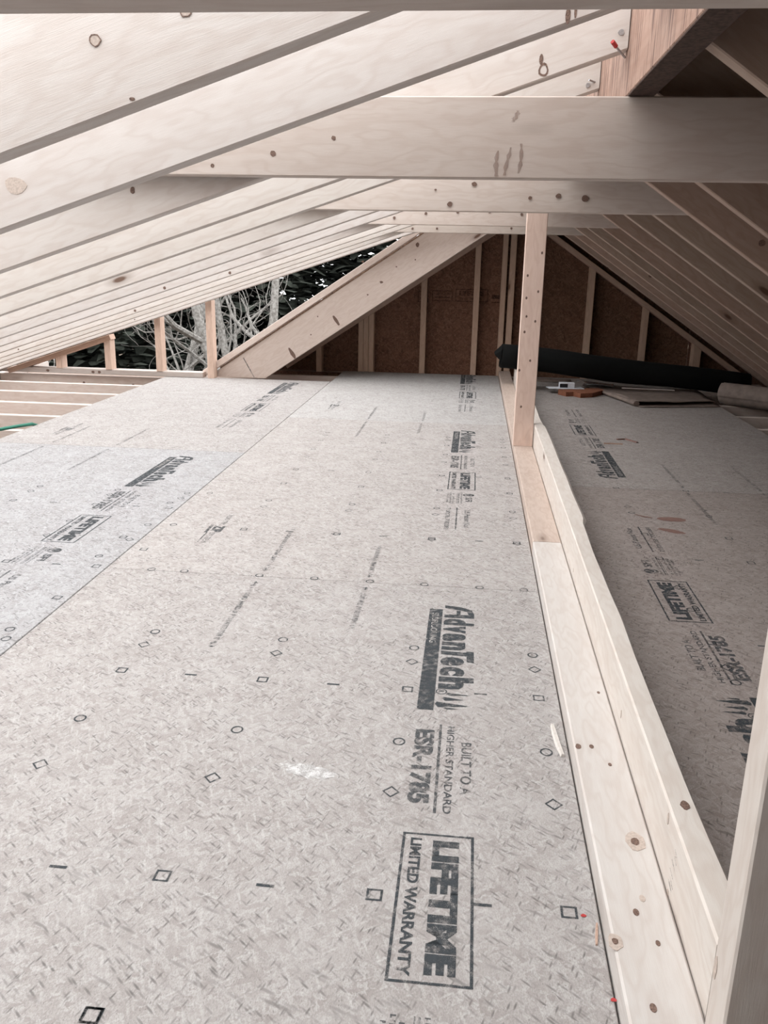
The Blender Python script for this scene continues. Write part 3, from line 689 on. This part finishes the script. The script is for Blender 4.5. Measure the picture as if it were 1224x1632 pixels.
# folded builders' paper
root = empty('folded_paper', (1.3, 5.8, 0)); tag(root, 'folded sheet of brown paper on the floor before the black roll', 'paper')
def sheet(name, C4, z0, lift, m, parent, n=14, amp=.008, th=.003):
    V = []; a, b, c, d = [Vector(q) for q in C4]
    for s in (0, 1):
        for i in range(n+1):
            for j in range(n+1):
                u, v = i/n, j/n; p = (a*(1-u)+b*u)*(1-v)+(d*(1-u)+c*u)*v
                z = z0+abs(amp*noise.noise(Vector((p.x*4, p.y*4, z0*30))))*2+lift*(max(0, v-.6)/.4)**2*(1-u)
                V.append((p.x, p.y, z+th*s))
    F_ = []; q = n+1; o = q*q
    for i in range(n):
        for j in range(n):
            k = i*q+j; F_ += [(k+o, k+q+o, k+q+1+o, k+1+o), (k, k+1, k+q+1, k+q)]
    for i in range(n):
        F_ += [(i, i+o, i+1+o, i+1), (n*q+i, n*q+i+1, n*q+i+1+o, n*q+i+o), (i*q, (i+1)*q, (i+1)*q+o, i*q+o), (i*q+n, i*q+n+o, (i+1)*q+n+o, (i+1)*q+n)]
    me = mesh(name, V, F_)
    for p in me.polygons: p.use_smooth = True
    return attach(link(name, me, m), parent)
sheet('paper_layer', ((.86, 6.2), (1.56, 6.05), (1.56, 5.50), (1.05, 5.38)), .001, .0, 'kraft', root)
sheet('paper_layer', ((.80, 6.22), (1.56, 6.10), (1.54, 5.56), (1.03, 5.42)), .016, .014, 'kraft', root, amp=.010)
attach(sweep('paper_fold', [(.80+.23*i/6, 6.2-.78*i/6, .018) for i in range(7)], lambda f: .010+.010*f, 'kraft', 10, .8, .1), root)
strip = sheet('paper_strip', ((.40, 6.62), (.75, 6.58), (.74, 6.40), (.40, 6.44)), .001, 0, 'kraft', empty('paper_scrap', (.55, 6.5, 0)), 6); tag(strip.parent, 'small flat brown paper scrap under the black roll beside the post', 'paper')
st = board('wood_lath', (1.02, 5.93, .040), (1.36, 5.90, .040), .006, .020, 'joist'); tag(st, 'thin pale strip lying on the folded brown paper', 'wood strip')
def irregular(name, pts, z0, z1, m): return prism(name, pts, z0, z1, m)
scr = irregular('wood_scrap', [(.585, 5.82), (.63, 5.74), (.68, 5.76), (.72, 5.70), (.80, 5.74), (.90, 5.90), (.87, 5.99), (.76, 5.95), (.68, 5.97), (.60, 5.90)], .0005, .030, 'scrap')
tag(scr, 'red-brown broken wood scrap on the floor right of the post', 'wood scrap')
cd = board('white_card', (.52, 5.90, .0312), (.76, 5.94, .0312), .003, .10, 'white'); tag(cd, 'pale flat card lying across the red-brown wood scrap', 'card')
bx = empty('small_box', (.64, 5.93, .035)); tag(bx, 'small white box with a dark front sitting on the pale card', 'box')
o = board('box_body', (.60, 5.93, .0345), (.70, 5.935, .0345), .034, .055, 'white'); attach(o, bx); bpy.context.view_layer.update()
o = board('dark_front', (.602, 5.901, .038), (.655, 5.904, .038), .024, .003, 'blk'); attach(o, bx)
bag = sheet('plastic_bag', ((.74, 6.22), (1.0, 6.16), (.98, 6.02), (.80, 6.0)), .034, .01, 'clear', empty('plastic_bag', (.86, 6.1, 0)), 10, .02); bag.name = 'bag_film'; tag(bag.parent, 'crumpled clear plastic bag beside the red-brown wood scrap', 'bag')
# splinters, hose
def splinter(pts, w, h, m, label, z0=.0006):
    V = []; n_ = len(pts)
    for i, (x, y) in enumerate(pts):
        a = pts[max(0, i-1)]; b = pts[min(n_-1, i+1)]; d = Vector((b[0]-a[0], b[1]-a[1])).normalized(); ww = w/2*(1 if 0 < i < n_-1 else .7)
        V += [(x-d.y*ww, y+d.x*ww, z0), (x+d.y*ww, y-d.x*ww, z0), (x+d.y*ww*.6, y-d.x*ww*.6, z0+h), (x-d.y*ww*.8, y+d.x*ww*.8, z0+h*.8)]
    F_ = [(3, 2, 1, 0), tuple(range(4*n_-4, 4*n_))]
    for i in range(n_-1):
        for j in range(4): p, q = 4*i+j, 4*i+(j+1) % 4; F_.append((p, q, q+4, p+4))
    o = link('wood_splinter', mesh('wood_splinter', V, F_), m); return tag(o, label, 'wood splinter')
splinter([(.186, 1.480), (.188, 1.45), (.191, 1.41), (.196, 1.375)], .010, .006, 'chip', 'white curled splinter beside the flat plank, right of the rating stamp')
splinter([(.203, .970), (.200, .95), (.1975, .932)], .004, .003, 'chipt', 'short tan splinter beside the flat plank near the lower edge of the photo')
for (x, y, l) in ((.187, .984, 'upper'), (.2065, .847, 'lower')):
    o = blob(None, x, y, .004, .003, 'red', 'plastic_crumb', 0, .0009, 8); tag(o, l+' red crumb on the floor beside the flat plank', 'crumb')
splinter([(.745, 4.33), (.79, 4.35), (.835, 4.27)], .02, .006, 'flake', 'dark pointed splinter on the shaded floor, farther of two')
splinter([(.665, 4.215), (.71, 4.22), (.755, 4.215)], .009, .006, 'chipt', 'straight thin splinter on the shaded floor, nearer of two')
random.seed(3)
hp = [(-2.60, 3.72, .012), (-2.45, 3.80, .012), (-2.34, 3.88, .012), (-2.27, 3.96, .012), (-2.225, 4.06, .012), (-2.19, 4.12, .009), (-2.16, 4.14, .009)]
hp = [(-2.9, 3.60, -.008), (-2.6, 3.70, -.008)]+[(-2.43, 3.78, .004), (-2.34, 3.86, .012), (-2.285, 3.93, .013), (-2.25, 4.02, .012), (-2.215, 4.10, .010)]
hp += [(-2.23, 4.2, -.02), (-2.27, 4.28, -.1), (-2.30, 4.30, -.2), (-2.30, 4.30, -.245)]
hose = sweep('air_hose', hp, .0085, 'green', 10); tag(hose, 'green air hose curving over the left edge of the white panel', 'hose')

# ---------------------------------------------------------------- outside: ground, evergreens, bare trees
gnd = prism('ground', [(-90, -40), (60, -40), (60, 120), (-90, 120)], -5.8, -5.6, 'ground'); tag(gnd, 'leaf-covered ground far below', kind='structure')
def bare_mesh(seed, hgt, r):
    rr = random.Random(seed); V, F_ = [], []
    def tube(P, R, seg):
        base = len(V)
        for i, p in enumerate(P):
            d = (P[min(i+1, len(P)-1)]-P[max(i-1, 0)]).normalized(); a = d.orthogonal().normalized(); b = d.cross(a)
            for j in range(seg): t = j*2*math.pi/seg; V.append(p+(a*math.cos(t)+b*math.sin(t))*R[i])
        for i in range(len(P)-1):
            for j in range(seg): q = (j+1) % seg; F_.append((base+i*seg+j, base+i*seg+q, base+(i+1)*seg+q, base+(i+1)*seg+j))
    def grow(p, d, ln, r, lev):
        n_ = 6 if lev < 2 else 5; P = [p.copy()]; R = [r]; dd = d.copy(); kids = []
        for i in range(n_):
            dd = (dd+Vector((rr.gauss(0, 1), rr.gauss(0, 1), rr.gauss(0, .7)+(.25 if lev else .4)))*(.10+.10*lev)).normalized()
            p = p+dd*ln/n_; P.append(p.copy()); R.append(r*(1-.72*(i+1)/n_))
            if lev < 4 and (i > 0 or lev > 0) :
                nk = (2 if lev == 0 else 1) if rr.random() < (.9, .75, .5, .3)[lev] else 0
                for _ in range(nk): kids.append((p.copy(), dd.copy(), R[-1]))
        tube(P, R, (8, 6, 4, 3, 3)[lev])
        for (q, e, r2) in kids:
            a = e.orthogonal().normalized(); a.rotate(__import__('mathutils').Quaternion(e, rr.uniform(0, 6.28)))
            nd = (e*rr.uniform(.35, .8)+a*rr.uniform(.6, 1.1)+Vector((0, 0, .1))).normalized()
            grow(q, nd, ln*(rr.uniform(.22, .34) if lev == 0 else rr.uniform(.42, .62)), max(r2*.55, .0045), lev+1)
    grow(Vector((0, 0, 0)), Vector((rr.uniform(-.06, .06), 0, 1)), hgt, r, 0)
    return mesh('bare_tree', V, F_)
BM = [bare_mesh(11, 8.2, .13), bare_mesh(23, 7.6, .16), bare_mesh(5, 8.8, .11)]
for (i, x, y, rot, s, lab) in ((0, -5.45, 13.2, .4, 1, 'leafless pale-barked tree seen between the two short studs'),
                          (1, -4.30, 13.6, 1.1, 1, 'leafless pale-barked tree beside the tallest stud of the opening'),
                          (2, -3.55, 14.5, 4.4, 1.0, 'leafless tree with a crooked white branch behind the diagonal rafter'),
                          (1, -2.95, 13.4, 3.0, 1.05, 'thick leafless trunk seen above the diagonal rafter'),
                          (0, -6.4, 15.5, 3.3, 1.1, 'leafless tree at the low left end of the opening')):
    o = link('bare_tree', BM[i], 'bark'); o.location = (x, y, -5.6); o.rotation_euler = (0, 0, rot); o.scale = (s, s, s); tag(o, lab, 'tree', 'bare trees outside')
def conifer_mesh(seed, hgt, rad):
    rr = random.Random(seed); V, F_ = [], []
    for lv in range(34):
        f = lv/33; z = hgt*(.06+.92*f); R = rad*(1-f)**.5+.2
        for b in range(int(15-4*f)):
            a = rr.uniform(0, 6.283); L_ = R*rr.uniform(.75, 1.1); d = Vector((math.cos(a), math.sin(a), 0)); sd = Vector((-math.sin(a), math.cos(a), 0))
            for t in range(7):
                g = (t+.5)/7; p = d*L_*g+Vector((0, 0, z-.45*L_*g*g))
                for s in (-1, 1):
                    w = (.55-.35*g)*rr.uniform(.7, 1.2); q = p+sd*s*w+d*.35*w+Vector((0, 0, -.22*w+rr.uniform(-.1, .1))); e = d*.16
                    o = len(V); V += [p-e, p+e, q+e*.4, q-e*.4]; F_.append((o, o+1, o+2, o+3))
    return mesh('needles', V, F_)
CM = [conifer_mesh(1, 13, 2.3), conifer_mesh(2, 15, 2.4), conifer_mesh(3, 12, 2.2)]
trunk = sweep('tmp', [(0, 0, 0), (0, 0, 6), (0, 0, 12)], lambda f: .22-.18*f, 'trunk', 8).data; D.objects.remove(D.objects['tmp'])
ci = 0
for row, (y, x0, nrow, dxx) in enumerate(((20, -13.0, 5, 3.1), (24.5, -15.5, 7, 3.0), (32, -20.0, 9, 3.4))):
    for q in range(nrow):
        x = x0+q*dxx+random.uniform(-.5, .5); yy = y+random.uniform(-.9, .9)
        root = empty('evergreen_tree', (x, yy, -5.6)); root.rotation_euler = (0, 0, random.uniform(0, 6)); s = random.uniform(.9, 1.1)*(1, 1.15, 1.5)[row]; root.scale = (s, s, s)
        tag(root, 'dark evergreen tree in the woods behind the bare trees, '+('front', 'middle', 'back')[row]+' row', 'tree', 'evergreens, '+('front', 'middle', 'back')[row]+' row')
        link('needles', CM[ci % 3], 'needle', root); link('trunk', trunk, 'trunk', root); ci += 1
